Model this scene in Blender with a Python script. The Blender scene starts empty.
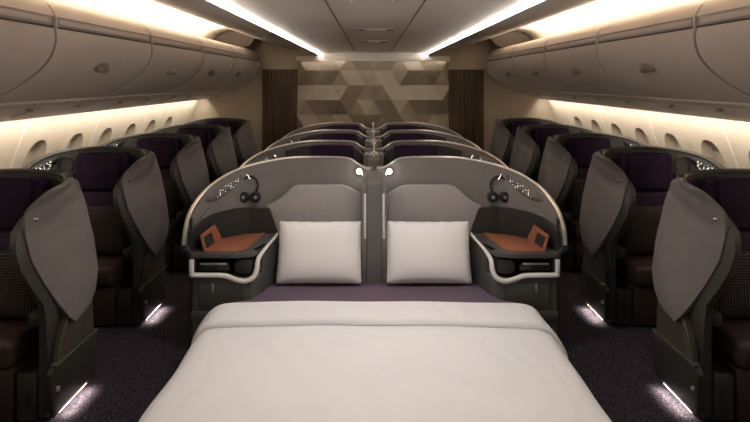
import bpy, bmesh, math, random
from mathutils import Vector, Matrix
random.seed(4)
S = bpy.context.scene
COL = S.collection
PI = math.pi

# ------------------------------------------------------------------ camera / world / exposure
cam_data = bpy.data.cameras.new('camera')
cam = bpy.data.objects.new('camera', cam_data)
COL.objects.link(cam)
cam.location = (-.018, 0, 1.75)
cam.rotation_euler = (math.radians(90), 0, 0)
cam_data.sensor_width = 36
cam_data.sensor_fit = 'HORIZONTAL'
cam_data.lens = 36 * 634 / 750
cam_data.shift_y = -131 / 750
cam_data.shift_x = 3.2 / 750
cam_data.clip_start = .05
S.camera = cam

S.view_settings.view_transform = 'Standard'
S.view_settings.look = 'None'
S.view_settings.gamma = 1
S.view_settings.use_curve_mapping = False
S.view_settings.exposure = 0.0

world = bpy.data.worlds.new('world')
S.world = world
world.use_nodes = True
world.node_tree.nodes['Background'].inputs[0].default_value = (1.0, .93, .88, 1)
world.node_tree.nodes['Background'].inputs[1].default_value = .17

WARM = (1.0, .89, .75)
def area(name, loc, rot, sx, sy, power, col=WARM, spread=PI):
    l = bpy.data.lights.new(name, 'AREA')
    l.shape = 'RECTANGLE'; l.size = sx; l.size_y = sy; l.energy = power; l.color = col; l.spread = spread
    o = bpy.data.objects.new(name, l); COL.objects.link(o)
    o.location = loc; o.rotation_euler = rot
    return o
def spot(name, loc, target, power, angle, blend=.8, col=(1, .9, .8), r=.04):
    l = bpy.data.lights.new(name, 'SPOT')
    l.energy = power; l.spot_size = math.radians(angle); l.spot_blend = blend; l.color = col; l.shadow_soft_size = r
    o = bpy.data.objects.new(name, l); COL.objects.link(o)
    o.location = loc
    d = Vector(target) - Vector(loc)
    o.rotation_euler = d.to_track_quat('-Z', 'Y').to_euler()
    return o

# lamps hidden in the cabin's light coves: above the bins (shining up) and over the window panels (shining down)
for s in (-1, 1):
    area('bin_cove_lamp', (s * 1.98, 4.9, 2.235), (PI, 0, 0), .16, 7.2, 66)
    area('window_wash_lamp', (s * 2.43, 5.3, 1.452), (0, s * math.radians(-48), 0), .04, 8.0, 30)
# two downlights in the ceiling above the bed
for x in (-.09, .13):
    spot('bed_downlight_lamp', (x, 3.37, 2.135), (x * 2, 3.45, .3), 23, 150, .9, (1, .975, .99), .05)

# added unseen wash light, brings out the facets of the relief panel
area('end_panel_fill_light', (0, 9.22, 2.02), (math.radians(18), 0, 0), 2.1, .06, 1.3)
# small reading lamps either side of the front divider
for x in (-.112, .112):
    l = bpy.data.lights.new('reading_lamp', 'POINT'); l.energy = .25; l.color = (1, .92, .8); l.shadow_soft_size = .012
    o = bpy.data.objects.new('reading_lamp', l); COL.objects.link(o); o.location = (x, 4.672, 1.072)
# lamps low on the seat sides that light the aisle carpet
for s in (-1, 1):
    for r in range(5):
        area('aisle_foot_lamp', (s * 1.612, 3.445 + 1.27 * r, .050), (0, s * math.radians(-10), 0), .014, .29, 1.5, (1, .88, .74), math.radians(150))

# ------------------------------------------------------------------ materials
def mat(name, col, rough=.5, metal=0, spec=.5, emit=None, estr=0, coat=0):
    m = bpy.data.materials.new(name); m.use_nodes = True
    b = m.node_tree.nodes['Principled BSDF']
    b.inputs['Base Color'].default_value = (*col, 1)
    b.inputs['Roughness'].default_value = rough
    b.inputs['Metallic'].default_value = metal
    b.inputs['Specular IOR Level'].default_value = spec
    b.inputs['Coat Weight'].default_value = coat
    if emit:
        b.inputs['Emission Color'].default_value = (*emit, 1)
        b.inputs['Emission Strength'].default_value = estr
    return m
def noise_mat(name, c1, c2, scale, rough=.6, bump=0.0, detail=3, metal=0, spec=.4, stretch=(1, 1, 1), lo=.35, hi=.65, bdist=.002):
    m = mat(name, c1, rough, metal, spec)
    nt = m.node_tree; N = nt.nodes; L = nt.links
    b = N['Principled BSDF']
    tc = N.new('ShaderNodeTexCoord'); mp = N.new('ShaderNodeMapping'); mp.inputs['Scale'].default_value = stretch
    no = N.new('ShaderNodeTexNoise'); no.inputs['Scale'].default_value = scale; no.inputs['Detail'].default_value = detail
    cr = N.new('ShaderNodeValToRGB')
    cr.color_ramp.elements[0].position = lo; cr.color_ramp.elements[1].position = hi
    cr.color_ramp.elements[0].color = (*c1, 1); cr.color_ramp.elements[1].color = (*c2, 1)
    L.new(tc.outputs['Object'], mp.inputs[0]); L.new(mp.outputs[0], no.inputs['Vector'])
    L.new(no.outputs['Fac'], cr.inputs[0]); L.new(cr.outputs[0], b.inputs['Base Color'])
    if bump:
        bp = N.new('ShaderNodeBump'); bp.inputs['Strength'].default_value = bump; bp.inputs['Distance'].default_value = bdist
        L.new(no.outputs['Fac'], bp.inputs['Height']); L.new(bp.outputs[0], b.inputs['Normal'])
    return m
def weave_mat(name, c1, c2, scale, rough=.85, bump=.5, mix=.5, kind='checker', bdist=.004):
    """woven cloth: two crossed wave textures"""
    m = mat(name, c1, rough, 0, .2)
    nt = m.node_tree; N = nt.nodes; L = nt.links
    b = N['Principled BSDF']
    tc = N.new('ShaderNodeTexCoord')
    outs = []
    for ax in (('X', 'Y', 'Z') if kind == 'tri' else ('X', 'Z')):
        w = N.new('ShaderNodeTexWave'); w.wave_type = 'BANDS'; w.bands_direction = ax
        w.inputs['Scale'].default_value = scale; w.inputs['Distortion'].default_value = .6; w.inputs['Detail'].default_value = 1
        L.new(tc.outputs['Object'], w.inputs['Vector']); outs.append(w.outputs['Fac'])
    mu = N.new('ShaderNodeMath'); mu.operation = 'MULTIPLY'
    L.new(outs[0], mu.inputs[0]); L.new(outs[1], mu.inputs[1])
    cr = N.new('ShaderNodeValToRGB')
    cr.color_ramp.elements[0].position = .1; cr.color_ramp.elements[1].position = .6
    cr.color_ramp.elements[0].color = (*c1, 1); cr.color_ramp.elements[1].color = (*c2, 1)
    L.new(mu.outputs[0], cr.inputs[0]); L.new(cr.outputs[0], b.inputs['Base Color'])
    bp = N.new('ShaderNodeBump'); bp.inputs['Strength'].default_value = bump; bp.inputs['Distance'].default_value = bdist
    L.new(mu.outputs[0], bp.inputs['Height']); L.new(bp.outputs[0], b.inputs['Normal'])
    return m

M = {}
M['cream'] = noise_mat('cream_panel', (.60, .52, .42), (.63, .55, .45), 6, .55)
M['bulkhead'] = noise_mat('bulkhead_cream', (.46, .385, .295), (.49, .415, .32), 6, .6)
M['ceiling'] = noise_mat('ceiling_panel', (.74, .675, .615), (.77, .705, .645), 3, .45)
M['bin'] = noise_mat('bin_panel', (.58, .505, .455), (.61, .535, .485), 5, .42)
M['bin_dark'] = mat('bin_groove', (.06, .05, .045), .6)
M['latch'] = mat('bin_latch', (.25, .21, .18), .35, .3)
M['seam'] = mat('panel_seam', (.16, .13, .11), .6)
M['carpet'] = noise_mat('carpet', (.010, .008, .012), (.075, .062, .082), 130, .95, .6, 4, spec=.1, lo=.40, hi=.72)
M['wood'] = None
M['shell'] = noise_mat('shell_grey', (.185, .168, .160), (.20, .183, .175), 8, .38)
M['liner'] = noise_mat('liner_grey', (.33, .305, .297), (.35, .325, .317), 60, .7, spec=.2)
M['wing'] = noise_mat('wing_grey', (.145, .128, .126), (.160, .142, .139), 8, .45)
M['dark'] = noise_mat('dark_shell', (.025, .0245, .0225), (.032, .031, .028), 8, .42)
M['console'] = noise_mat('console_grey', (.062, .061, .056), (.074, .072, .067), 8, .45)
M['ledge'] = noise_mat('ledge_bronze', (.052, .044, .033), (.064, .054, .041), 10, .5)
M['black'] = mat('gloss_black', (.008, .008, .008), .15)
M['matt_black'] = mat('matt_black', (.010, .010, .011), .6)
M['silver'] = mat('brushed_silver', (.62, .59, .55), .28, .9)
M['rim'] = mat('rim_metal', (.66, .62, .58), .28, .9)
M['chrome'] = mat('chrome', (.85, .82, .78), .12, 1)
M['polished'] = mat('polished_stem', (.80, .77, .73), .35, .3)
M['white'] = mat('white_trim', (.72, .69, .65), .4)
M['orange'] = noise_mat('tan_leather', (.26, .088, .045), (.30, .105, .055), 90, .5, .2)
M['purple'] = noise_mat('purple_fabric', (.025, .0125, .035), (.035, .018, .047), 90, .85, .2, spec=.2)
M['plum'] = noise_mat('plum_fabric', (.033, .020, .043), (.043, .026, .054), 90, .85, .2, spec=.2)
M['sheet'] = noise_mat('plum_sheet', (.125, .088, .125), (.145, .105, .145), 120, .8, .2, spec=.2)
M['brown'] = noise_mat('brown_leather', (.030, .0155, .0125), (.040, .021, .017), 60, .5, .2)
M['woven'] = weave_mat('woven_grey', (.018, .015, .016), (.12, .10, .095), 22, .9, .8, kind='xz')
M['linen'] = weave_mat('white_linen', (.79, .775, .765), (.83, .815, .805), 40, .85, .12, kind='xz', bdist=.002)
M['duvet'] = weave_mat('duvet_linen', (.75, .755, .775), (.78, .785, .805), 60, .85, .06, kind='xy', bdist=.002)
M['divider'] = noise_mat('divider_grey', (.12, .115, .107), (.135, .13, .12), 8, .42)
M['lens'] = noise_mat('lens_grey', (.10, .094, .088), (.12, .113, .106), 30, .4)
M['lamp'] = mat('lamp_glow', (1, 1, 1), .5, emit=(1, .93, .82), estr=42)
M['dots'] = mat('lamp_dots', (1, 1, 1), .5, emit=(1, .9, .78), estr=.8)
M['strip'] = mat('ceiling_strip_glow', (1, 1, 1), .5, emit=(1, .94, .87), estr=30)
M['foot'] = mat('foot_strip_glow', (1, 1, 1), .5, emit=(1, .86, .78), estr=1.0)
M['shade'] = noise_mat('window_shade', (.50, .43, .34), (.53, .46, .37), 6, .6)
M['art'] = noise_mat('relief_panel', (.25, .205, .155), (.28, .23, .175), 5, .45)

def wood():
    m = mat('dark_wood', (.05, .03, .02), .45)
    nt = m.node_tree; N = nt.nodes; L = nt.links
    tc = N.new('ShaderNodeTexCoord'); mp = N.new('ShaderNodeMapping'); mp.inputs['Scale'].default_value = (22, 22, .5)
    no = N.new('ShaderNodeTexNoise'); no.inputs['Scale'].default_value = 2.0; no.inputs['Detail'].default_value = 5
    cr = N.new('ShaderNodeValToRGB')
    cr.color_ramp.elements[0].position = .35; cr.color_ramp.elements[1].position = .7
    cr.color_ramp.elements[0].color = (.045, .026, .015, 1); cr.color_ramp.elements[1].color = (.13, .08, .048, 1)
    L.new(tc.outputs['Object'], mp.inputs[0]); L.new(mp.outputs[0], no.inputs['Vector'])
    L.new(no.outputs['Fac'], cr.inputs[0]); L.new(cr.outputs[0], N['Principled BSDF'].inputs['Base Color'])
    return m
M['wood'] = wood()

# ------------------------------------------------------------------ object helpers
def thing(name, label, cat, loc=(0, 0, 0), group=None):
    o = bpy.data.objects.new(name, None); COL.objects.link(o)
    o.empty_display_size = .1
    o.location = loc
    tag(o, label, cat, group)
    return o
def tag(o, label=None, cat=None, group=None, kind=None):
    if label: o['label'] = label
    if cat: o['category'] = cat
    if group: o['group'] = group
    if kind: o['kind'] = kind
    return o
def copy_tree(o, parent=None):
    c = o.copy(); COL.objects.link(c)
    if parent: c.parent = parent
    for ch in list(o.children): copy_tree(ch, c)
    return c
def world_loc(o):
    v = Vector((0, 0, 0))
    while o: v += o.location; o = o.parent
    return v

class MB:
    """collects shapes given in cabin coordinates; build() links them as one mesh object"""
    def __init__(self, s=1): self.bm = bmesh.new(); self.s = s; self.mi = 0
    def v(self, p): return self.bm.verts.new((self.s * p[0], p[1], p[2]))
    def f(self, vs):
        try:
            fc = self.bm.faces.new(vs); fc.material_index = self.mi; return fc
        except ValueError: return None
    def box(self, x0, x1, y0, y1, z0, z1, bev=0, seg=2):
        vs = [self.v((x, y, z)) for x in (x0, x1) for y in (y0, y1) for z in (z0, z1)]
        fs = [self.f([vs[i] for i in q]) for q in ((0, 1, 3, 2), (4, 6, 7, 5), (0, 4, 5, 1), (2, 3, 7, 6), (0, 2, 6, 4), (1, 5, 7, 3))]
        if bev: self._bev(fs, bev, seg)
        return self
    def _bev(self, fs, bev, seg):
        es = list({e for f in fs for e in f.edges})
        r = bmesh.ops.bevel(self.bm, geom=es, offset=bev, segments=seg, affect='EDGES', profile=.5)
        for f in r['faces']: f.material_index = self.mi
    def prism(self, pts, axis, a0, a1, bev=0, seg=2):
        """pts: 2D outline in the other two axes (x: (y,z), y: (x,z), z: (x,y))"""
        def p3(p, a):
            return (a, p[0], p[1]) if axis == 'x' else (p[0], a, p[1]) if axis == 'y' else (p[0], p[1], a)
        A = [self.v(p3(p, a0)) for p in pts]; B = [self.v(p3(p, a1)) for p in pts]
        n = len(pts); fs = [self.f(A[::-1]), self.f(B)]
        for i in range(n): fs.append(self.f([A[i], A[(i + 1) % n], B[(i + 1) % n], B[i]]))
        if bev: self._bev([f for f in fs if f], bev, seg)
        return self
    def grid(self, G, closeu=False):
        V = [[self.v(p) for p in row] for row in G]
        for i in range(len(V) - (0 if closeu else 1)):
            a, b = V[i], V[(i + 1) % len(V)]
            for j in range(len(a) - 1): self.f([a[j], a[j + 1], b[j + 1], b[j]])
        return self
    def sheet(self, G, H, mA=0, mB=0):
        """closed thick sheet between grid G and grid H"""
        V = [[self.v(p) for p in row] for row in G]; W = [[self.v(p) for p in row] for row in H]
        n, m = len(V), len(V[0])
        for i in range(n - 1):
            for j in range(m - 1):
                self.mi = mA; self.f([V[i][j], V[i + 1][j], V[i + 1][j + 1], V[i][j + 1]])
                self.mi = mB; self.f([W[i][j], W[i][j + 1], W[i + 1][j + 1], W[i + 1][j]])
        self.mi = mB
        for i in range(n - 1):
            self.f([V[i][0], W[i][0], W[i + 1][0], V[i + 1][0]]); self.f([V[i][m - 1], V[i + 1][m - 1], W[i + 1][m - 1], W[i][m - 1]])
        for j in range(m - 1):
            self.f([V[0][j], V[0][j + 1], W[0][j + 1], W[0][j]]); self.f([V[n - 1][j], W[n - 1][j], W[n - 1][j + 1], V[n - 1][j + 1]])
        return self
    def tube(self, path, r, n=8, flat=1.0):
        P = [Vector(p) for p in path]; rings = []
        up = Vector((0, 0, 1))
        for i, p in enumerate(P):
            t = (P[min(i + 1, len(P) - 1)] - P[max(i - 1, 0)]).normalized()
            a = t.cross(up)
            if a.length < .05: a = t.cross(Vector((0, 1, 0)))
            a.normalize(); b = a.cross(t).normalized()
            rr = r[i] if isinstance(r, (list, tuple)) else r
            rings.append([self.v(p + a * rr * flat * math.cos(2 * PI * k / n) + b * rr * math.sin(2 * PI * k / n)) for k in range(n)])
        for i in range(len(rings) - 1):
            for k in range(n): self.f([rings[i][k], rings[i][(k + 1) % n], rings[i + 1][(k + 1) % n], rings[i + 1][k]])
        self.f(rings[0][::-1]); self.f(rings[-1])
        return self
    def lathe(self, prof, c, axis='z', n=20):
        """prof: (r, h) list along axis"""
        rings = []
        for r, h in prof:
            ring = []
            for k in range(n):
                a = 2 * PI * k / n; u, w = max(r, 1e-4) * math.cos(a), max(r, 1e-4) * math.sin(a)
                q = (u, w, h) if axis == 'z' else (u, h, w) if axis == 'y' else (h, u, w)
                ring.append(self.v((c[0] + q[0], c[1] + q[1], c[2] + q[2])))
            rings.append(ring)
        for i in range(len(rings) - 1):
            for k in range(n): self.f([rings[i][k], rings[i][(k + 1) % n], rings[i + 1][(k + 1) % n], rings[i + 1][k]])
        self.f(rings[0][::-1]); self.f(rings[-1])
        return self
    def cushion(self, c, w, h, t, tilt=0, n=16, pinch=.07, corner=.25, yaw=0, wob=0):
        """pillow: w along x, h along z, t thick along y; tilted back by tilt"""
        R = Matrix.Rotation(yaw, 3, 'Z') @ Matrix.Rotation(tilt, 3, 'X')
        F, Bk = [], []
        for i in range(n + 1):
            rf, rb = [], []
            for j in range(n + 1):
                u, v = -1 + 2 * i / n, -1 + 2 * j / n
                e = ((1 - abs(u) ** 3.0) * (1 - abs(v) ** 3.0)) ** .55
                # edges pull in slightly between the corners
                x = u * w / 2 * (1 - pinch * (1 - v * v)); z = v * h / 2 * (1 - pinch * (1 - u * u))
                if wob:
                    x += wob * math.sin(v * 23 + u * 3) * abs(u) ** 6; z += wob * math.sin(u * 19 + 1) * abs(v) ** 6
                d = t / 2 * e
                rf.append(Vector(c) + R @ Vector((x, -d - .002, z))); rb.append(Vector(c) + R @ Vector((x, d + .002, z)))
            F.append(rf); Bk.append(rb)
        return self.sheet(F, Bk)
    def build(self, name, mats, parent=None, smooth=35, subsurf=0):
        bmesh.ops.remove_doubles(self.bm, verts=self.bm.verts, dist=1e-5)
        bmesh.ops.recalc_face_normals(self.bm, faces=self.bm.faces)
        off = world_loc(parent) if parent else None
        if parent is None:
            xs = [v.co.x for v in self.bm.verts]; ys = [v.co.y for v in self.bm.verts]; zs = [v.co.z for v in self.bm.verts]
            off = Vector(((min(xs) + max(xs)) / 2, (min(ys) + max(ys)) / 2, min(zs)))
        for v in self.bm.verts: v.co -= off
        me = bpy.data.meshes.new(name); self.bm.to_mesh(me); self.bm.free()
        for m in (mats if isinstance(mats, (list, tuple)) else [mats]): me.materials.append(M[m] if isinstance(m, str) else m)
        if smooth:
            me.polygons.foreach_set('use_smooth', [True] * len(me.polygons)); me.set_sharp_from_angle(angle=math.radians(smooth))
        o = bpy.data.objects.new(name, me); COL.objects.link(o)
        if parent: o.parent = parent
        else: o.location = off
        if subsurf:
            sm = o.modifiers.new('smooth', 'SUBSURF'); sm.levels = subsurf; sm.render_levels = subsurf
        return o

def catmull(pts, n=8, closed=False):
    out = []; N = len(pts)
    rng = range(N if closed else N - 1)
    for i in rng:
        P = [Vector(pts[(i + k) % N]) if closed else Vector(pts[min(max(i + k, 0), N - 1)]) for k in (-1, 0, 1, 2)]
        for k in range(n):
            t = k / n
            out.append(.5 * (2 * P[1] + (P[2] - P[0]) * t + (2 * P[0] - 5 * P[1] + 4 * P[2] - P[3]) * t * t + (3 * P[1] - P[0] - 3 * P[2] + P[3]) * t ** 3))
    if not closed: out.append(Vector(pts[-1]))
    return out
def interp(tab, x):
    if x <= tab[0][0]: return tab[0][1]
    for (a, b), (c, d) in zip(tab, tab[1:]):
        if x <= c: return b + (d - b) * (x - a) / (c - a)
    return tab[-1][1]
def sstep(t):
    t = min(max(t, 0), 1); return t * t * (3 - 2 * t)
def struct(o, label, cat): return tag(o, label, cat, None, 'structure')

LR = {-1: 'left', 1: 'right'}
Y0, YB = -.6, 9.4            # front and back end of what is built of the cabin

# ------------------------------------------------------------------ setting
struct(MB().box(-2.9, 2.9, Y0, YB + .05, -.05, 0).build('floor', 'carpet'), 'dark speckled purple-grey carpet floor', 'floor')

WALL = [(2.44, 1.66), (2.53, 1.58), (2.59, 1.44), (2.66, 1.26), (2.725, 1.08), (2.79, .85), (2.83, .60), (2.85, .30), (2.85, 0)]
def wall_x(z): return interp(sorted([(b, a) for a, b in WALL]), z)
WIN = [5.06 + .65 * k for k in range(-1, 6)]
wz, ww, wh = 1.022, .165, .248
def sup(a, n=2.6):
    c, q = math.cos(a), math.sin(a)
    return (abs(c) ** (2 / n) * (1 if c >= 0 else -1), abs(q) ** (2 / n) * (1 if q >= 0 else -1))
for s in (-1, 1):
    b = MB(s)
    z0, z1 = .74, 1.38
    # plain bands above and below the windows
    top = [p for p in WALL if p[1] > z1 + .001] + [(wall_x(z1), z1)]
    bot = [(wall_x(z0), z0)] + [p for p in WALL if p[1] < z0 - .001]
    for band in (top, bot):
        b.grid([[(x, y, z) for x, z in band] for y in (Y0, YB)])
    # window band: a cell with an opening around every window
    cells = [(y - .335, y + .335) for y in WIN]
    zs = [z0 + (z1 - z0) * k / 8 for k in range(9)]
    for a, c in [(Y0, cells[0][0]), (cells[-1][1], YB)]:
        b.grid([[(wall_x(z), y, z) for z in zs] for y in (a, c)])
    K = 48
    for yc in WIN:
        outer, inner = [], []
        for k in range(K):
            a = 2 * PI * (k + .5) / K
            cx, cz = math.cos(a), math.sin(a); m = max(abs(cx) / .335, abs(cz) / ((z1 - z0) / 2))
            oy, oz = cx / m, cz / m
            outer.append((wall_x((z0 + z1) / 2 + oz), yc + oy, (z0 + z1) / 2 + oz))
            e = sup(a); iz = wz + wh * e[1]
            inner.append((wall_x(iz), yc + ww * e[0], iz))
        # corners of the cell
        ov = [b.v(p) for p in outer]; iv = [b.v(p) for p in inner]
        for k in range(K): b.f([ov[k], ov[(k + 1) % K], iv[(k + 1) % K], iv[k]])
        for ka, sy, sz in ((0, 1, 1), (1, -1, 1), (2, -1, -1), (3, 1, -1)):
            ang = math.atan2(sz * (z1 - z0) / 2, sy * .335) % (2 * PI)
            k0 = int(ang / (2 * PI) * K - .5) % K
            zc = (z0 + z1) / 2 + sz * (z1 - z0) / 2
            cv = b.v((wall_x(zc), yc + sy * .335, zc))
            b.f([ov[k0], cv, ov[(k0 + 1) % K]])
        # reveal
        rv = [b.v((p[0] + .085, yc + (p[1] - yc) * .90, wz + (p[2] - wz) * .90)) for p in inner]
        for k in range(K): b.f([iv[k], iv[(k + 1) % K], rv[(k + 1) % K], rv[k]])
    w = b.build('wall_' + LR[s], 'cream', smooth=50)
    struct(w, 'cream curved cabin side wall on the ' + LR[s], 'wall')
    for i, yc in enumerate(WIN):
        b = MB(s)
        pts = [(yc + ww * .91 * sup(2 * PI * k / 32)[0], wz + wh * .91 * sup(2 * PI * k / 32)[1]) for k in range(32)]
        A = [b.v((wall_x(z) + .082, y, z)) for y, z in pts]; B = [b.v((wall_x(z) + .092, y, z)) for y, z in pts]
        b.f(A); b.f(B[::-1])
        for k in range(32): b.f([A[k], B[k], B[(k + 1) % 32], A[(k + 1) % 32]])
        n = i + 1 + (0 if s < 0 else len(WIN))
        o = b.build('window_%d' % n, 'shade')
        struct(o, 'cabin window with its blind closed on the %s wall, number %d from the camera' % (LR[s], i + 1), 'window')
    # panel joints
    for i, y in enumerate((4.735, 6.035, 7.335, 8.635)):
        b = MB(s)
        Pr = catmull([(x - .004, 0, z) for x, z in WALL if z < 1.6], 4)
        b.sheet([[(p.x, y - .011, p.z) for p in Pr], [(p.x, y + .011, p.z) for p in Pr]],
                [[(p.x + .012, y - .011, p.z) for p in Pr], [(p.x + .012, y + .011, p.z) for p in Pr]])
        struct(b.build('trim_%d' % (i + 1 + (0 if s < 0 else 4)), 'ceiling'), 'narrow joint strip between cream panels on the %s wall, number %d from the camera' % (LR[s], i + 1), 'trim')

# back bulkhead
b = MB().box(-2.9, 2.9, YB, YB + .06, 0, 2.6)
struct(b.build('wall_back', 'bulkhead'), 'cream bulkhead wall at the end of the cabin', 'wall')

# ceiling: middle panel, light coves, sloping side panels, bin coves
b = MB()
prof = [(-.81, 2.153), (-.7, 2.163), (-.5, 2.174), (-.25, 2.179), (0, 2.18), (.25, 2.179), (.5, 2.174), (.7, 2.163), (.81, 2.153)]
b.sheet([[(x, y, z) for x, z in prof] for y in (Y0, YB)], [[(x, y, z + .03) for x, z in prof] for y in (Y0, YB)])
struct(b.build('ceiling', 'ceiling'), 'pale beige middle ceiling panel of the cabin', 'ceiling')
for s in (-1, 1):
    b = MB(s)
    prof = [(.803, 2.176), (.803, 2.128), (.83, 2.124), (1.2, 2.215), (1.62, 2.325), (1.655, 2.345), (1.655, 2.375)]
    b.grid([[(x, y, z) for x, z in prof] for y in (Y0, YB)])
    struct(b.build('trim_%d' % (9 if s < 0 else 10), 'ceiling'), 'sloping beige ceiling panel above the %s aisle' % LR[s], 'trim')
    b = MB(s)
    prof = [(p.x, p.z) for p in catmull([(1.645, 0, 2.372), (1.85, 0, 2.44), (2.05, 0, 2.45), (2.22, 0, 2.38), (2.30, 0, 2.22), (2.32, 0, 1.9), (2.44, 0, 1.66)], 5)]
    b.grid([[(x, y, z) for x, z in prof] for y in (Y0, YB)])
    struct(b.build('trim_%d' % (11 if s < 0 else 12), 'cream'), 'bright lit cove panel above the overhead bins on the %s' % LR[s], 'trim')
    b = MB(s)
    b.box(.792, .801, Y0, YB - .06, 2.134, 2.145, .003)
    o = b.build('ceiling_light', 'strip')
    tag(o, 'long glowing light strip along the %s edge of the middle ceiling panel' % LR[s], 'ceiling light', 'ceiling light strips')
    # ceiling seam
    b = MB(s).box(.262, .272, Y0, YB - .02, 2.1725, 2.1795)
    struct(b.build('trim_%d' % (13 if s < 0 else 14), 'seam'), 'thin dark seam in the middle ceiling, %s of the centre line' % LR[s], 'trim')
for s in (-1, 1):
    b = MB(s).prism([(1.66, 2.36), (1.70, 2.40), (1.85, 2.43), (2.05, 2.44), (2.21, 2.37), (2.29, 2.22), (1.86, 2.21), (1.74, 2.24)], 'y', 8.98, 9.02)
    struct(b.build('trim_%d' % (16 if s < 0 else 17), 'seam'), 'dark curved end cap closing the %s light cove' % LR[s], 'trim')
b = MB().box(-1.13, 1.13, 9.30, 9.40, 2.032, 2.10, .008)
b.box(-.82, .82, 9.34, 9.40, 2.10, 2.150)
struct(b.build('trim_15', 'ceiling'), 'beige header strip over the faceted end panel', 'trim')

# ceiling fixtures
for i, x in enumerate((-.09, .13)):
    t = thing('downlight', 'small round downlight in the ceiling over the bed, ' + ('left one' if i == 0 else 'right one'), 'downlight', (x, 3.37, 2.178), 'ceiling downlights')
    MB().lathe([(.030, .0), (.030, -.012), (.040, -.014), (.043, -.006), (.043, 0)], (x, 3.37, 2.178)).build('ring', 'ceiling', t)
    MB().lathe([(.001, -.008), (.028, -.008), (.028, -.003), (.001, -.003)], (x, 3.37, 2.178)).build('lens', 'white', t)
for i, (y, w) in enumerate(((5.35, .165), (6.95, .13))):
    t = thing('ceiling_hatch', ('nearer' if i == 0 else 'farther') + ' shallow ceiling hatch with two finger latches', 'hatch', (.012, y, 2.178), 'ceiling hatches')
    MB().box(-w + .012, w + .012, y - .10, y + .10, 2.163, 2.178, .005).build('hatch_cover', 'ceiling', t)
    for q in (-1, 1):
        MB().box(.012 + q * w * .78 - .036, .012 + q * w * .78 + .036, y - .115, y - .085, 2.155, 2.170, .005).build('latch', 'seam', t)

# faceted relief panel and wood panels on the bulkhead
def relief():
    b = MB()
    x0, x1, zb, zt = -1.11, 1.10, 0.0, 2.03
    a = .25; h = a * math.sqrt(3) / 2
    rnd = random.Random(11)
    nc, nr = int((x1 - x0) / a) + 4, int((zt - zb) / h) + 3
    H = {}
    period = 6
    for r in range(nr):
        for c in range(-1, nc):
            key = ((c + r // 2 * 0) % period, r)
            if key not in H: H[key] = rnd.choice((0, 0, .03, .085, .14))
    def P(c, r):
        x = x0 - a + c * a + (a / 2 if r % 2 else 0); z = zt + h * .35 - r * h
        d = H[(c % period, r)]
        return Vector((x, 9.39 - d, z))
    polys = []
    for r in range(nr - 1):
        for c in range(0, nc - 1):
            if r % 2: q = [(P(c, r), P(c + 1, r), P(c + 1, r + 1)), (P(c, r), P(c + 1, r + 1), P(c, r + 1))]
            else: q = [(P(c, r), P(c + 1, r), P(c, r + 1)), (P(c + 1, r), P(c + 1, r + 1), P(c, r + 1))]
            polys += q
    for tri in polys:
        b.f([b.v(p) for p in tri])
    bmesh.ops.remove_doubles(b.bm, verts=b.bm.verts, dist=1e-4)
    for co, no in (((x0, 0, 0), (-1, 0, 0)), ((x1, 0, 0), (1, 0, 0)), ((0, 0, zb), (0, 0, -1)), ((0, 0, zt), (0, 0, 1))):
        bmesh.ops.bisect_plane(b.bm, geom=list(b.bm.verts) + list(b.bm.edges) + list(b.bm.faces), plane_co=co, plane_no=no, clear_outer=True)
    r = bmesh.ops.extrude_face_region(b.bm, geom=list(b.bm.faces))
    for v in [g for g in r['geom'] if isinstance(g, bmesh.types.BMVert)]: v.co.y = 9.398
    return b
o = relief().build('feature_panel', 'art', smooth=0)
tag(o, 'bronze beige end panel with a relief of angular facets', 'wall panel')
for s in (-1, 1):
    b = MB(s)
    n = 7; w = .52
    for k in range(n):
        xa = 1.12 + w * k / n
        b.box(xa + .003, xa + w / n - .003, 9.37, 9.399, 0, 1.905, .004, 1)
    b.box(1.12, 1.64, 9.385, 9.399, 0, 1.90)
    tag(b.build('wood_panel', 'wood'), 'tall dark wood slatted panel %s of the faceted end panel' % LR[s], 'wall panel', 'dark wood panels on the end wall')

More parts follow.
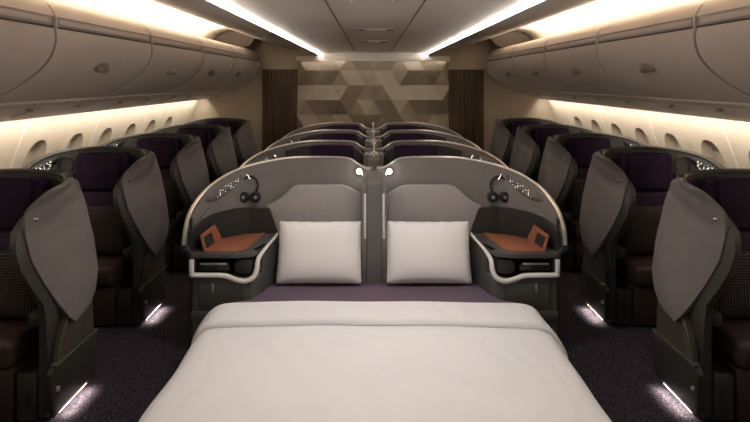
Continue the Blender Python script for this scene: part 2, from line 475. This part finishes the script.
# ------------------------------------------------------------------ overhead bins
SEAM = [.42, 1.88, 3.32, 4.77, 6.22, 7.60, 9.395]
HND = [1.15, 2.6, 4.02, 5.42, 6.76, 8.10]
DOOR = [(p.x, p.z) for p in catmull([(1.676, 0, 2.018), (1.672, 0, 1.955), (1.70, 0, 1.87), (1.77, 0, 1.79), (1.88, 0, 1.712), (1.98, 0, 1.66), (2.075, 0, 1.622)], 4)]
ordb = ['', 'nearest', 'second', 'third', 'fourth', 'fifth and farthest']
for s in (-1, 1):
    for k in range(1, 6):
        a, c = SEAM[k] + .003, SEAM[k + 1] - .003
        lab = 'beige overhead bin on the %s side, %s from the camera' % (LR[s], ordb[k])
        t = thing('overhead_bin', lab, 'overhead bin', (s * 1.9, (a + c) / 2, 1.62), 'overhead bins')
        b = MB(s)
        TOP = [(p.x, p.z) for p in catmull([(2.22, 0, 2.20), (1.86, 0, 2.20), (1.765, 0, 2.185), (1.71, 0, 2.14), (1.68, 0, 2.085)], 4)]
        prof = TOP + [(1.690, 2.078), (1.696, 2.03), (1.72, 2.024), (1.72, 1.98), (2.1, 1.68), (2.22, 1.68)]
        b.prism(prof, 'y', a, c)
        b.build('body', 'bin', t)
        # grab rail in the groove, dark slot under it
        MB(s).box(1.681, 1.697, a + .05, c - .05, 2.042, 2.072, .005).build('grab_rail', 'bin', t)
        MB(s).box(1.681, 1.72, a + .016, c - .004, 2.019, 2.033).build('groove', 'bin_dark', t)
        b = MB(s)
        inner = [(x + .016, z + .010) for x, z in DOOR]
        b.sheet([[(x, y, z) for x, z in DOOR] for y in (a + .012, c - .012)], [[(x, y, z) for x, z in inner] for y in (a + .012, c - .012)])
        d = b.build('door', 'bin', t)
        y = HND[k]
        b = MB(s)
        path = [(p.x, p.y, p.z) for p in catmull([(1.738, y - .085, 1.815), (1.722, y - .06, 1.822), (1.716, y, 1.826), (1.722, y + .06, 1.822), (1.738, y + .085, 1.815)], 5)]
        b.tube(path, [.012 + .022 * math.sin(PI * i / (len(path) - 1)) for i in range(len(path))], 10, .6)
        b.build('handle', 'latch', d)
        # raised edge band at the seam
        b = MB(s)
        full = [(1.765, 2.188), (1.708, 2.142), (1.676, 2.086), (1.674, 2.02)] + DOOR[1:]
        b.sheet([[(x - .004, y, z - .003) for x, z in full] for y in (a, a + .013)], [[(x + .02, y, z + .012) for x, z in full] for y in (a, a + .02)])
        b.build('edge_band', 'bin', t)
        # service panel on the underside
        b = MB(s)
        U = [(2.078, 1.608), (2.09, 1.600), (2.30, 1.524), (2.445, 1.474), (2.462, 1.474)]
        b.sheet([[(x, y, z) for x, z in U] for y in (a, c)], [[(x + .002, y, z + .016) for x, z in U] for y in (a, c)])
        p = b.build('underside_panel', 'bin', t)
        for q, yy in enumerate((a + (c - a) * .25, a + (c - a) * .7)):
            b = MB(s)
            G = lambda off: [[(x, y2, 1.60 - (x - 2.09) * .362 - off) for x in (2.16, 2.36)] for y2 in (yy - .22, yy + .22)]
            b.sheet(G(.004), G(-.002)); b.build('speaker_panel', 'bin', p)
            b = MB(s); b.tube([(2.18, yy + .30, 1.565), (2.20, yy + .38, 1.555)], .014, 8); b.build('air_vent', 'latch', p)

# ------------------------------------------------------------------ centre suites (facing the camera)
PATH = catmull([(.02, 4.75, 1.088), (.075, 4.75, 1.092), (.13, 4.75, 1.12), (.187, 4.75, 1.155), (.30, 4.755, 1.166), (.56, 4.755, 1.166), (.70, 4.745, 1.154), (.84, 4.71, 1.130), (.96, 4.66, 1.100), (1.06, 4.58, 1.062),
                (1.15, 4.47, 1.005), (1.20, 4.36, .945), (1.228, 4.25, .879), (1.238, 4.17, .800), (1.240, 4.135, .735), (1.240, 4.12, .672)], 6)
def path_norm(i):
    a = PATH[max(i - 1, 0)]; c = PATH[min(i + 1, len(PATH) - 1)]
    t = Vector((c.x - a.x, c.y - a.y, 0)).normalized()
    return Vector((-t.y, t.x, 0)) * -1     # towards the inside of the suite (front, centre)
def inside(i, z, off):
    n = path_norm(i); p = PATH[i]
    return (p.x + n.x * off, p.y + n.y * off, z)
def path_index(x=None, y=None):
    if x is not None: return min(range(len(PATH)), key=lambda i: abs(PATH[i].x - x))
    return min(range(len(PATH)), key=lambda i: abs(PATH[i].y - y) + (0 if PATH[i].x > 1.1 else 9))

def on_shell(i0, i1, ztop, zbot, off, thick, nz=4, s=1):
    G, H = [], []
    for i in range(i0, i1 + 1):
        f = (i - i0) / max(1, i1 - i0)
        a, c = zbot(f, i), ztop(f, i)
        G.append([inside(i, a + (c - a) * k / nz, off + thick(f, k / nz)) for k in range(nz + 1)])
        H.append([inside(i, a + (c - a) * k / nz, off - .001) for k in range(nz + 1)])
    return MB(s).sheet(G, H)

def suite(s, label, bed):
    t = thing('centre_suite', label, 'suite', (s * .65, 4.75, 0), 'suites down the middle of the cabin')
    # curved shell
    G, H = [], []
    for i, p in enumerate(PATH):
        n = path_norm(i)
        g, h = [], []
        for z in [.012, .2, .4, .58, .61, .63, .65, .664] + [.664 + (p.z - .664) * k / 6 for k in range(1, 7)]:
            sh = -.05 * (1 - sstep((z - .61) / .045)) * sstep((p.x - 1.0) / .2)
            g.append((p.x + n.x * .018 + sh, p.y + n.y * .018, z)); h.append((p.x - n.x * .018 + sh, p.y - n.y * .018, z))
        G.append(g); H.append(h)
    MB(s).sheet(G, H, 0, 1).build('shell', ['shell', 'dark'], t)
    MB(s).tube([(p.x, p.y, p.z + .004) for p in PATH], .0095, 8, 1.5).build('rim_trim', 'rim', t)
    # padded panel behind the sleeper / back of the seat, enlarged and dark in rear rows as painted shade
    OUT = [(.092, .30), (.092, .905), (.12, .925), (.20, .970), (.235, .978), (.56, .978), (.60, .966), (.69, .880), (.735, .836), (.78, .815), (.84, .805), (.84, .30)]
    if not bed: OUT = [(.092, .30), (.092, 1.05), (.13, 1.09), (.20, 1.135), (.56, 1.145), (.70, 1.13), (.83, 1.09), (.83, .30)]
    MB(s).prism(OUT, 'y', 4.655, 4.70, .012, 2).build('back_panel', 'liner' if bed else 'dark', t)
    # console
    body = [(.795, 4.10), (1.18, 4.10), (1.178, 4.17), (1.125, 4.35), (1.06, 4.46), (.97, 4.56), (.88, 4.63), (.685, 4.64), (.70, 4.46), (.745, 4.22)]
    cb = MB(s).prism(body, 'z', .012, .468, .006, 1)
    back = [(.82, 4.30), (1.135, 4.30), (1.125, 4.35), (1.06, 4.46), (.97, 4.56), (.88, 4.63), (.685, 4.64), (.70, 4.46), (.745, 4.22), (.765, 4.22)]
    cb.prism(back, 'z', .460, .605)
    cb.prism([(1.168, 4.10), (1.182, 4.10), (1.178, 4.18), (1.140, 4.31), (1.126, 4.31)], 'z', .46, .605)
    cons = cb.build('console', 'console', t)
    MB(s).box(.775, 1.125, 4.285, 4.299, .469, .600).build('niche_back', 'black', cons)
    topp = [(.77, 4.155), (.80, 4.10), (.90, 4.085), (1.185, 4.085), (1.20, 4.20), (1.165, 4.35), (1.10, 4.46), (1.0, 4.575), (.90, 4.64), (.685, 4.65), (.695, 4.46)]
    MB(s).prism(topp, 'z', .600, .632, .006, 2).build('console_top', 'console', t)
    # tan leather tray with a rising flank
    b = MB(s).prism([(1.112, 4.125), (.91, 4.125), (.85, 4.18), (.79, 4.62), (.88, 4.60), (1.0, 4.525), (1.065, 4.44)], 'z', .628, .640, .004, 2)
    q = [(1.098, 4.122, .636), (1.065, 4.44, .636), (1.105, 4.40, .745), (1.125, 4.128, .738)]
    b.sheet([[q[0], q[1]], [q[3], q[2]]], [[(x + .012, y, z) for x, y, z in (q[0], q[1])], [(x + .012, y, z) for x, y, z in (q[3], q[2])]])
    tray = b.build('leather_tray', 'orange', t)
    q = [(1.100, 4.15, .652), (1.087, 4.29, .652), (1.105, 4.28, .720), (1.118, 4.15, .720)]
    MB(s).sheet([[(x - .006, y, z) for x, y, z in q[:2]], [(x - .006, y, z) for x, y, z in (q[3], q[2])]], [[(x + .004, y, z) for x, y, z in q[:2]], [(x + .004, y, z) for x, y, z in (q[3], q[2])]]).build('screen', 'matt_black', tray)
    # dark surround standing above the tray
    h0, h1 = path_index(x=.86), path_index(y=4.135)
    ytop = [(4.10, .755), (4.20, .775), (4.36, .80), (4.50, .817), (4.60, .822), (4.74, .822)]
    def hood_top(f, i):
        p = PATH[i]
        return interp(ytop, p.y) - (.15 * (1 - (p.x - .755) / .06) if p.x < .815 else 0)
    b = on_shell(h0, h1, hood_top, lambda f, i: .625, .034, lambda f, k: .022, 4, s)
    b.mi = 0; b.prism([(.70, .63), (.725, .70), (.765, .812), (.785, .822), (.93, .822), (.93, .63)], 'y', 4.622, 4.650, .006, 1)
    b.build('surround', 'dark', t)
    # white trim round the niche, running back along the armrest
    tp = catmull([(1.178, 4.083, .592), (1.178, 4.083, .505), (1.165, 4.083, .494), (1.10, 4.083, .492), (.968, 4.083, .489), (.89, 4.083, .463), (.832, 4.083, .455), (.782, 4.09, .478), (.762, 4.10, .525), (.757, 4.12, .580), (.738, 4.22, .615), (.706, 4.40, .640), (.690, 4.52, .655)], 5)
    MB(s).tube(tp, [.0165 if i < 42 else max(.009, .0165 - .0006 * (i - 42)) for i in range(len(tp))], 10).build('niche_trim', 'white', t)
    # contents of the niche
    b = MB(s).lathe([(.004, .935), (.030, .940), (.036, .95), (.036, 1.13), (.030, 1.14), (.004, 1.145)], (0, 4.135, .535), 'x', 16)
    b.build('niche_roll', 'black', cons)
    MB(s).box(.955, 1.13, 4.097, 4.108, .556, .566, .003).build('roll_highlight', 'silver', cons)  # silver bar stands in for the highlight on the glossy roll
    MB(s).prism([(.80, .50), (.80, .585), (.87, .590), (.91, .565), (.91, .515), (.87, .49)], 'y', 4.105, 4.25, .006, 2).build('socket_box', 'matt_black', cons)
    MB(s).prism([(.740, 4.24), (.765, 4.16), (.80, 4.18), (.755, 4.32), (.732, 4.33)], 'z', .629, .636, .002, 1).build('button_panel', 'black', t)
    # cupboard door low on the console front
    d = MB(s).box(.84, 1.13, 4.090, 4.101, .285, .440, .004).build('cupboard_door', 'console', t)
    MB(s).box(1.035, 1.052, 4.079, 4.091, .375, .440, .004).build('latch', 'silver', d)
    MB(s).box(.80, 1.185, 4.085, 4.101, .20, .255, .006).build('kick_rail', 'console', t)
    # perforated lamp on the shell
    i0, i1 = path_index(x=.985), path_index(y=4.40)
    lens = on_shell(i0, i1, lambda f, i: PATH[i].z - .030, lambda f, i: PATH[i].z - .034 - .085 * math.sin(PI * min(1, .06 + f * .9)) ** .7, .019,
                    lambda f, k: .004 + .022 * math.sin(PI * f) * math.sin(PI * min(1, k + .1)), 5, s).build('lamp_lens', 'lens', t)
    b = MB(s); rr = random.Random(5)
    for k in range(26):
        f = .18 + .5 * rr.random(); i = i0 + int(f * (i1 - i0)); zt = PATH[i].z - .034
        z = zt - .012 - .055 * rr.random() * math.sin(PI * min(1, .06 + f * .9))
        p = inside(i, z, .044); r = .002 + .0028 * rr.random()
        b.lathe([(.001, -r), (r * .8, -r * .6), (r, 0), (r * .8, r * .6), (.001, r)], p, 'y', 6)
    b.build('light_dots', 'dots', lens)
    # coat hook, pocket flap, slot
    i = path_index(x=.93)
    p = inside(i, 1.035, .018)
    b = MB(s).tube([p, (p[0], p[1] - .02, p[2] + .005), (p[0] - .004, p[1] - .035, p[2] - .012), (p[0] + .012, p[1] - .03, p[2] + .025)], .007, 8)
    b.build('hook', 'chrome', t)
    j0, j1 = path_index(y=4.44), path_index(y=4.34)
    on_shell(min(j0, j1), max(j0, j1), lambda f, i: PATH[i].z - .125, lambda f, i: .80, .019, lambda f, k: .010, 3, s).build('pocket_flap', 'shell', t)
    j0, j1 = path_index(y=4.215), path_index(y=4.185)
    on_shell(min(j0, j1), max(j0, j1), lambda f, i: .835, lambda f, i: .70, .019, lambda f, k: .004, 3, s).build('door_slot', 'matt_black', t)
    # reading light next to the divider
    b = MB(s).lathe([(.020, 4.728), (.026, 4.715), (.024, 4.700), (.019, 4.698), (.019, 4.703), (.001, 4.703)], (.112, 0, 1.072), 'y', 16)
    rl = b.build('reading_light', 'rim' if bed else 'dark', t)
    MB(s).lathe([(.001, 4.696), (.017, 4.697), (.017, 4.7025), (.001, 4.7025)], (.112, 0, 1.072), 'y', 16).build('bulb', 'lamp' if bed else 'matt_black', rl)
    if not bed:
        b = MB(s)
        b.prism([(p.x, p.z) for p in catmull([(.175, 0, .93), (.185, 0, 1.115), (.21, 0, 1.145), (.38, 0, 1.152), (.55, 0, 1.145), (.578, 0, 1.115), (.588, 0, .93)], 4)], 'y', 4.56, 4.675, .02, 3)
        b.build('headrest', 'purple', t)
        MB(s).box(.13, .63, 4.55, 4.66, .44, .925, .03, 3).build('backrest', 'plum', t)
        MB(s).box(.11, .655, 4.12, 4.60, .25, .43, .03, 3).build('seat_cushion', 'brown', t)
        MB(s).box(.13, .64, 4.16, 4.62, .012, .25, .01).build('seat_base', 'dark', t)
    else:
        MB(s).box(.13, .64, 4.30, 4.66, .012, .165, .01).build('seat_base', 'dark', t)
    return t

rows = ['front', 'second', 'third', 'rear']
div0 = None
for s in (-1, 1):
    suite(s, 'grey front row suite made up as a bed, %s half, behind the %s white pillow' % (LR[s], LR[s]), True)
    proto = None
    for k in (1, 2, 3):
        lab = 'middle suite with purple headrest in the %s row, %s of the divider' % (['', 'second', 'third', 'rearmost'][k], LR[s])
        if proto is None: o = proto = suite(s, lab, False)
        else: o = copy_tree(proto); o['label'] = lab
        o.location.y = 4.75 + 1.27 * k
# moving the first rear suite only now keeps its copies alike

def divider():
    t = thing('suite_divider', 'grey divider between the two white pillows of the bed', 'divider', (0, 4.55, 0), 'dividers between the middle suites')
    MB().prism([(4.40, .012), (4.40, 1.03), (4.44, 1.062), (4.728, 1.075), (4.728, .012)], 'x', -.052, .052, .008, 2).build('panel', 'divider', t)
    for q in (-1, 1):
        MB().prism([(q * .052, .30), (q * .052, 1.08), (q * .088, 1.075), (q * .088, .30)], 'y', 4.44, 4.65, .004, 1).build('cheek', 'shell', t)
        MB().box(q * .064 - .008, q * .064 + .008, 4.428, 4.441, .64, .955, .003).build('light_bar', 'white', t)
    return t
div0 = divider()
for k in (1, 2, 3):
    o = copy_tree(div0); o.location.y = 4.55 + 1.27 * k
    o['label'] = 'narrow divider between the two suites of the %s middle row' % ['', 'second', 'third', 'rearmost'][k]
    yy = 4.36 + 1.27 * k
    # polished lamp stem standing on the divider of the rows behind
    t = MB()
    t.tube([(0, yy + .08, 1.02), (0, yy + .08, 1.185)], .0085, 8)
    t.prism([(-.040, 1.075), (.040, 1.075), (.012, 1.112), (-.012, 1.112)], 'y', yy + .068, yy + .09, .003, 1)
    t.lathe([(.002, -.018), (.015, -.010), (.018, 0), (.015, .01), (.002, .018)], (0, yy + .08, 1.18))
    t.build('lamp_stem', 'polished', o)

# ------------------------------------------------------------------ bed, duvet, pillows
t = thing('double_bed', 'double bed with plum sheet in front of the grey suites', 'bed', (0, 3.0, 0))
MB().box(-.90, .90, 1.72, 3.98, .012, .16, .01).build('bed_base', 'dark', t)
MB().prism([(-.93, 1.70), (.93, 1.70), (.93, 4.03), (.785, 4.06), (.695, 4.40), (.655, 4.64), (.10, 4.64), (.10, 4.38), (-.10, 4.38), (-.10, 4.64), (-.655, 4.64), (-.695, 4.40), (-.785, 4.06), (-.93, 4.03)], 'z', .17, .338, .02, 3).build('mattress', 'sheet', t)

SEC = [(0, .363), (.3, .362), (.6, .359), (.80, .354), (.89, .350), (.955, .340), (1.0, .318), (1.028, .28), (1.042, .225), (1.048, .16), (1.052, .06)]
def section(n=64):
    C = catmull([(x, 0, z) for x, z in SEC], 4)
    return [(-p.x, p.z) for p in reversed(C)] + [(p.x, p.z) for p in C[1:]]
SECT = section()
def duvet_pt(x, z, y, off):
    drop = sstep((.36 - z) / .2)
    sg = 1 if x > 0 else -1
    wob = drop * (.026 * math.sin(y * 5.6 + sg * .7) + .015 * math.sin(y * 12.3 + 2 * sg))
    und = (.0035 * math.sin(y * 4.2 + x * 2) + .002 * math.sin(x * 9 + y * 3)) * (1 - drop)
    nx = drop * sg
    return (x * .982 + sg * wob + nx * off, y, z + und + (1 - drop) * off)
def duvet_sheet(ys, prof, thick):
    G, H = [], []
    for y in ys:
        o = prof(y)
        G.append([duvet_pt(x, z, y, o) for x, z in SECT])
        H.append([duvet_pt(x, z, y, o - thick(y)) for x, z in SECT])
    return MB().sheet(G, H)
ys = [1.66 + (3.87 - 1.66) * k / 60 for k in range(61)]
duv = duvet_sheet(ys, lambda y: .006 * sstep((3.55 - y) / .2), lambda y: .014).build('duvet', 'duvet', None, 60)
tag(duv, 'wide white duvet spread over the double bed', 'duvet')
yf = [3.575, 3.578, 3.585, 3.595, 3.61, 3.64] + [3.67 + .025 * k for k in range(8)] + [3.875, 3.89, 3.902, 3.91, 3.914]
def fprof(y):
    a = math.sqrt(max(0, 1 - (1 - min(1, (y - 3.575) / .03)) ** 2)); c = math.sqrt(max(0, 1 - (1 - min(1, (3.914 - y) / .04)) ** 2))
    return .004 + .030 * min(a, c)
MBf = duvet_sheet(yf, fprof, lambda y: max(.001, fprof(y) - .003)).build('turned_down_edge', 'duvet', duv, 60)

for s, x in ((-1, -.381), (1, .376)):
    b = MB().cushion((x, 4.42, .552), .585, .425, .17, math.radians(-24), 24, .018, wob=.0015)
    tag(b.build('pillow', 'linen', None, 70), 'white pillow propped against the %s grey back panel' % LR[s], 'pillow', 'white pillows on the bed')

# headphones hanging in the front suites
def headphones(s, cx, cy, cz, label, r=.041):
    t = thing('headphones', label, 'headphones', (s * cx, cy, cz), 'black headphones on hooks')
    path = [(cx + .062 * math.cos(a) * (1.0 if math.sin(a) > -.2 else .9), cy, cz + .078 + .072 * math.sin(a)) for a in [math.radians(-35 + 250 * k / 24) for k in range(25)]]
    MB(s).tube(path, .0075, 8).build('headband', 'matt_black', t)
    for q in (-1, 1):
        c = MB(s).lathe([(.004, -.022), (r * .75, -.022), (r, -.014), (r, .010), (r * .8, .018), (.004, .018)], (cx + q * .044, cy, cz), 'y', 18).build('ear_cup', 'matt_black', t)
        MB(s).lathe([(.002, -.027), (.011, -.026), (.013, -.022), (.002, -.021)], (cx + q * .044, cy, cz), 'y', 12).build('cap', 'silver', c)
for s in (-1, 1):
    headphones(s, .912, 4.648, .893, 'black headphones hanging above the %s tan console tray of the bed' % LR[s])

# ------------------------------------------------------------------ window-side seats
FX = [(.46, 1.600), (.50, 1.615), (.60, 1.65), (.70, 1.685), (.84, 1.735), (.95, 1.765), (1.02, 1.778), (1.07, 1.772), (1.10, 1.755), (1.13, 1.733), (1.16, 1.706), (1.18, 1.686), (1.193, 1.668), (1.20, 1.662), (1.212, 1.657), (1.225, 1.658)]
FD = [(.46, 4.66), (.50, 4.62), (.60, 4.56), (.70, 4.51), (.84, 4.47), (.95, 4.475), (1.02, 4.487), (1.07, 4.487), (1.13, 4.50), (1.18, 4.54), (1.193, 4.60), (1.20, 4.64), (1.212, 4.665), (1.225, 4.685)]
RX = [(.46, 1.600), (.50, 1.592), (.56, 1.588), (.667, 1.588), (.86, 1.61), (.95, 1.63), (1.04, 1.645), (1.10, 1.660), (1.15, 1.670), (1.18, 1.668), (1.20, 1.668), (1.212, 1.667), (1.225, 1.661)]
RD = [(.46, 4.67), (.475, 4.75), (.50, 4.82), (.56, 4.875), (.667, 4.91), (.86, 4.90), (1.04, 4.885), (1.10, 4.875), (1.15, 4.86), (1.18, 4.84), (1.20, 4.80), (1.212, 4.76), (1.225, 4.70)]
def wing_pt(z, f, off=0, ext=0):
    """point on the curved aisle wing: f = 0 front edge .. 1 rear edge"""
    F = Vector((interp(FX, z), interp(FD, z))); Rr = Vector((interp(RX, z), interp(RD, z)))
    w = Rr - F; L = max(w.length, 1e-4); tdir = Vector((-.32, .947)) if L < .12 else w / L
    n = Vector((-tdir.y, tdir.x)) * (1 if tdir.y > 0 else -1)       # towards the aisle
    p = F + w * f + n * (.16 * L * 4 * f * (1 - f) * .55) - n * off - tdir * ext
    return p
RIM = catmull([(2.665, 4.55, .91), (2.655, 4.66, 1.01), (2.63, 4.78, 1.08), (2.57, 4.90, 1.145), (2.46, 4.985, 1.182), (2.30, 5.02, 1.204), (2.10, 5.03, 1.210), (1.92, 5.015, 1.202), (1.83, 4.985, 1.196), (1.775, 4.935, 1.193), (1.735, 4.86, 1.180), (1.715, 4.80, 1.166), (1.705, 4.74, 1.15)], 4)
def side_seat(s, label):
    t = thing('window_seat', label, 'seat', (s * 2.1, 5.0, 0), 'seats along the windows')
    # rim path shell: back and window side, down to the floor
    n_back = next(i for i, p in enumerate(RIM) if p.x < 1.75)
    G, H = [], []
    for i, p in enumerate(RIM[:n_back + 1]):
        a, c = RIM[max(i - 1, 0)], RIM[min(i + 1, len(RIM) - 1)]
        tt = Vector((c.x - a.x, c.y - a.y, 0)).normalized(); n = Vector((tt.y, -tt.x, 0))
        if n.y > .2 or (p.x > 2.5 and n.x > 0): n = -n
        G.append([(p.x + n.x * .018, p.y + n.y * .018, z) for z in [.012 + (p.z - .012) * k / 6 for k in range(7)]])
        H.append([(p.x - n.x * .012, p.y - n.y * .012, z) for z in [.012 + (p.z - .012) * k / 6 for k in range(7)]])
    MB(s).sheet(G, H, 0, 1).build('shell', ['console', 'dark'], t)
    # light grey wing on the aisle side
    zz = [.46, .468, .48, .50, .53, .56] + [.60 + .035 * k for k in range(14)] + [1.08, 1.10, 1.12, 1.14, 1.155, 1.17, 1.18, 1.19, 1.20, 1.208, 1.216, 1.221, 1.225]
    G, H = [], []
    for z in zz:
        g, h = [], []
        for k in range(17):
            f = k / 16
            fl = .005 * math.sin((z - 1.05 - .17 * f) * 52) * sstep((z - .84) / .16) * sstep(f * 6 + .2) * sstep((1 - f) * 5)
            a = wing_pt(z, f, fl); c = wing_pt(z, f, .024 * (1 - .75 * sstep((z - 1.0) / .15)))
            g.append((a.x, a.y, z)); h.append((c.x, c.y, z))
        G.append(g); H.append(h)
    wing = MB(s).sheet(G, H).build('wing_panel', 'wing', t, 50)
    # marker stud on the wing
    a = wing_pt(1.035, .12)
    MB(s).lathe([(.003, -.012), (.009, -.010), (.010, -.004), (.010, .004)], (a.x, a.y - .003, 1.035), 'y', 12).build('stud', 'chrome', wing)
    # rim roll along the top of back and wing
    MB(s).tube([(p.x, p.y, p.z) for p in RIM], [.016 if 3 < i < len(RIM) - 4 else .010 for i in range(len(RIM))], 8, 1.5).build('rim_trim', 'console', t)
    # dark inner body behind the wing, down to the floor
    zz2 = [.03, .10, .20, .30, .40, .50, .60, .70, .80, .90, .98, 1.03, 1.06, 1.08, 1.09]
    G, H = [], []
    lowF, lowR = Vector((1.672, 4.50)), Vector((1.672, 4.99))
    EXT = [(.03, 0), (.46, .03), (.75, .07), (.88, .058), (.96, .045), (1.02, -.01), (1.06, -.07), (1.09, -.16)]
    for z in zz2:
        g, h = [], []
        for k in range(13):
            f = k / 12; wgt = sstep((z - .30) / .38); zq = max(z, .62)
            def at(off):
                a = wing_pt(zq, f, off, interp(EXT, z) * (1 - f)); b2 = lowF.lerp(lowR, f) + Vector((off - .027, 0))
                return b2.lerp(a, wgt)
            a, c = at(.027), at(.068)
            g.append((a.x, a.y, z)); h.append((c.x, c.y, z))
        G.append(g); H.append(h)
    MB(s).sheet(G, H).build('side_body', 'dark', t, 45)
    # bulging foot of the side, ledge, knob and foot light
    foot = MB(s).prism([(4.52, .030), (4.49, .06), (4.485, .25), (4.51, .285), (4.99, .285), (5.0, .25), (4.98, .06), (4.95, .030)], 'x', 1.634, 1.668, .006, 2).build('foot_panel', 'dark', t)
    MB(s).prism([(4.53, .287), (4.54, .34), (4.58, .42), (4.64, .50), (4.70, .54), (4.93, .54), (4.95, .287)], 'x', 1.630, 1.668, .004, 1).build('recess_panel', 'ledge', t)
    MB(s).box(1.622, 1.66, 4.50, 4.985, .283, .297, .004).build('ledge', 'console', t)
    MB(s).lathe([(.003, -.012), (.012, -.010), (.014, -.003), (.014, .004)], (1.631, 4.525, .165), 'x', 12).build('knob', 'silver', foot)
    MB(s).box(1.642, 1.66, 4.56, 4.88, .022, .031).build('foot_light', 'foot', foot)
    # seat
    hr = MB(s).prism([(p.x, p.z) for p in catmull([(1.90, 0, .895), (1.895, 0, 1.02), (1.905, 0, 1.15), (1.94, 0, 1.185), (2.10, 0, 1.192), (2.26, 0, 1.185), (2.295, 0, 1.15), (2.305, 0, 1.02), (2.30, 0, .895)], 4)], 'y', 4.885, 4.975, .02, 3).build('headrest', 'purple', t)
    MB(s).prism([(1.955, .915), (1.955, 1.16), (1.985, 1.175), (2.215, 1.175), (2.245, 1.16), (2.245, .915)], 'y', 4.865, 4.89, .010, 2).build('headrest_pad', 'purple', hr)
    MB(s).box(1.86, 2.34, 4.865, 4.975, .45, .888, .03, 3).build('backrest', 'plum', t)
    MB(s).box(1.83, 2.37, 4.44, 4.90, .29, .435, .035, 3).build('seat_cushion', 'brown', t)
    MB(s).box(1.835, 2.37, 4.475, 4.90, .015, .285, .012, 2).build('seat_front', 'brown', t)
    # stowage box beside the seat
    st = MB(s).box(1.722, 1.825, 4.49, 4.93, .015, .255, .01, 2).build('stowage_box', 'dark', t)
    MB(s).box(1.755, 1.770, 4.483, 4.492, .10, .19, .003).build('slot', 'matt_black', st)
    MB(s).box(1.745, 1.83, 4.60, 4.93, .445, .52, .015, 2).build('armrest', 'dark', t)
    # console by the window with lamp
    MB(s).prism([(2.39, 4.42), (2.60, 4.42), (2.63, 4.50), (2.60, 4.80), (2.50, 4.93), (2.39, 4.95)], 'z', .015, .62, .01, 1).build('console', 'console', t)
    G, H = [], []
    seg = [p for p in RIM if 2.44 < p.x < 2.645 and p.y < 5.0]
    for i, p in enumerate(seg):
        f = i / (len(seg) - 1); h = .012 + .085 * math.sin(PI * f) ** .8
        d = Vector((2.2 - p.x, 4.4 - p.y, 0)).normalized()
        G.append([(p.x + d.x * (.022 + .03 * math.sin(PI * f) * math.sin(PI * k / 4)), p.y + d.y * (.022 + .03 * math.sin(PI * f) * math.sin(PI * k / 4)), p.z - .025 - h * (1 - k / 4)) for k in range(5)])
        H.append([(p.x + d.x * .018, p.y + d.y * .018, p.z - .025 - h * (1 - k / 4)) for k in range(5)])
    lens = MB(s).sheet(G, H).build('lamp_lens', 'matt_black', t)
    b = MB(s); rr = random.Random(8)
    for k in range(64):
        f = .15 + .62 * rr.random(); i = int(f * (len(seg) - 1)); fr = f * (len(seg) - 1) - i
        p = seg[i].lerp(seg[min(i + 1, len(seg) - 1)], fr); h = .012 + .085 * math.sin(PI * f) ** .8
        d = Vector((2.2 - p.x, 4.4 - p.y, 0)).normalized(); r = .002 + .0025 * rr.random()
        q = (p.x + d.x * .053, p.y + d.y * .053, p.z - .03 - h * (.1 + .75 * rr.random()))
        b.lathe([(.001, -r), (r * .8, -r * .6), (r, 0), (r * .8, r * .6), (.001, r)], q, 'y', 6)
    b.build('light_dots', 'dots', lens)
    return t
nth = ['nearest the camera', 'second from the camera', 'third from the camera', 'fourth from the camera', 'farthest back']
for s in (-1, 1):
    proto = None
    for r in range(5):
        lab = 'purple window seat with grey aisle wing on the %s side, %s' % (LR[s], nth[r])
        if proto is None: o = proto = side_seat(s, lab)
        else: o = copy_tree(proto); o['label'] = lab
        o.location.y = 3.73 + 1.27 * r
    first = None
    for r in range(4):
        y = 4.79 - 1.27 + 1.27 * r
        lab = 'woven grey cushion on the %s window seat %s' % (LR[s], nth[r])
        if first is None:
            first = o = MB().cushion((s * 2.06, 4.775 - 1.27, .620), .44, .37, .13, math.radians(-8), 14, .03).build('cushion', 'woven', None, 70)
            yb = o.location.y
        else:
            o = first.copy(); COL.objects.link(o)
        o.location.y = yb + 1.27 * r
        tag(o, lab, 'cushion', 'woven cushions on the window seats')
    headphones(s, 2.405, 4.945, 1.00, 'black headphones hanging beside the headrest of the second window seat on the %s' % LR[s], .03)
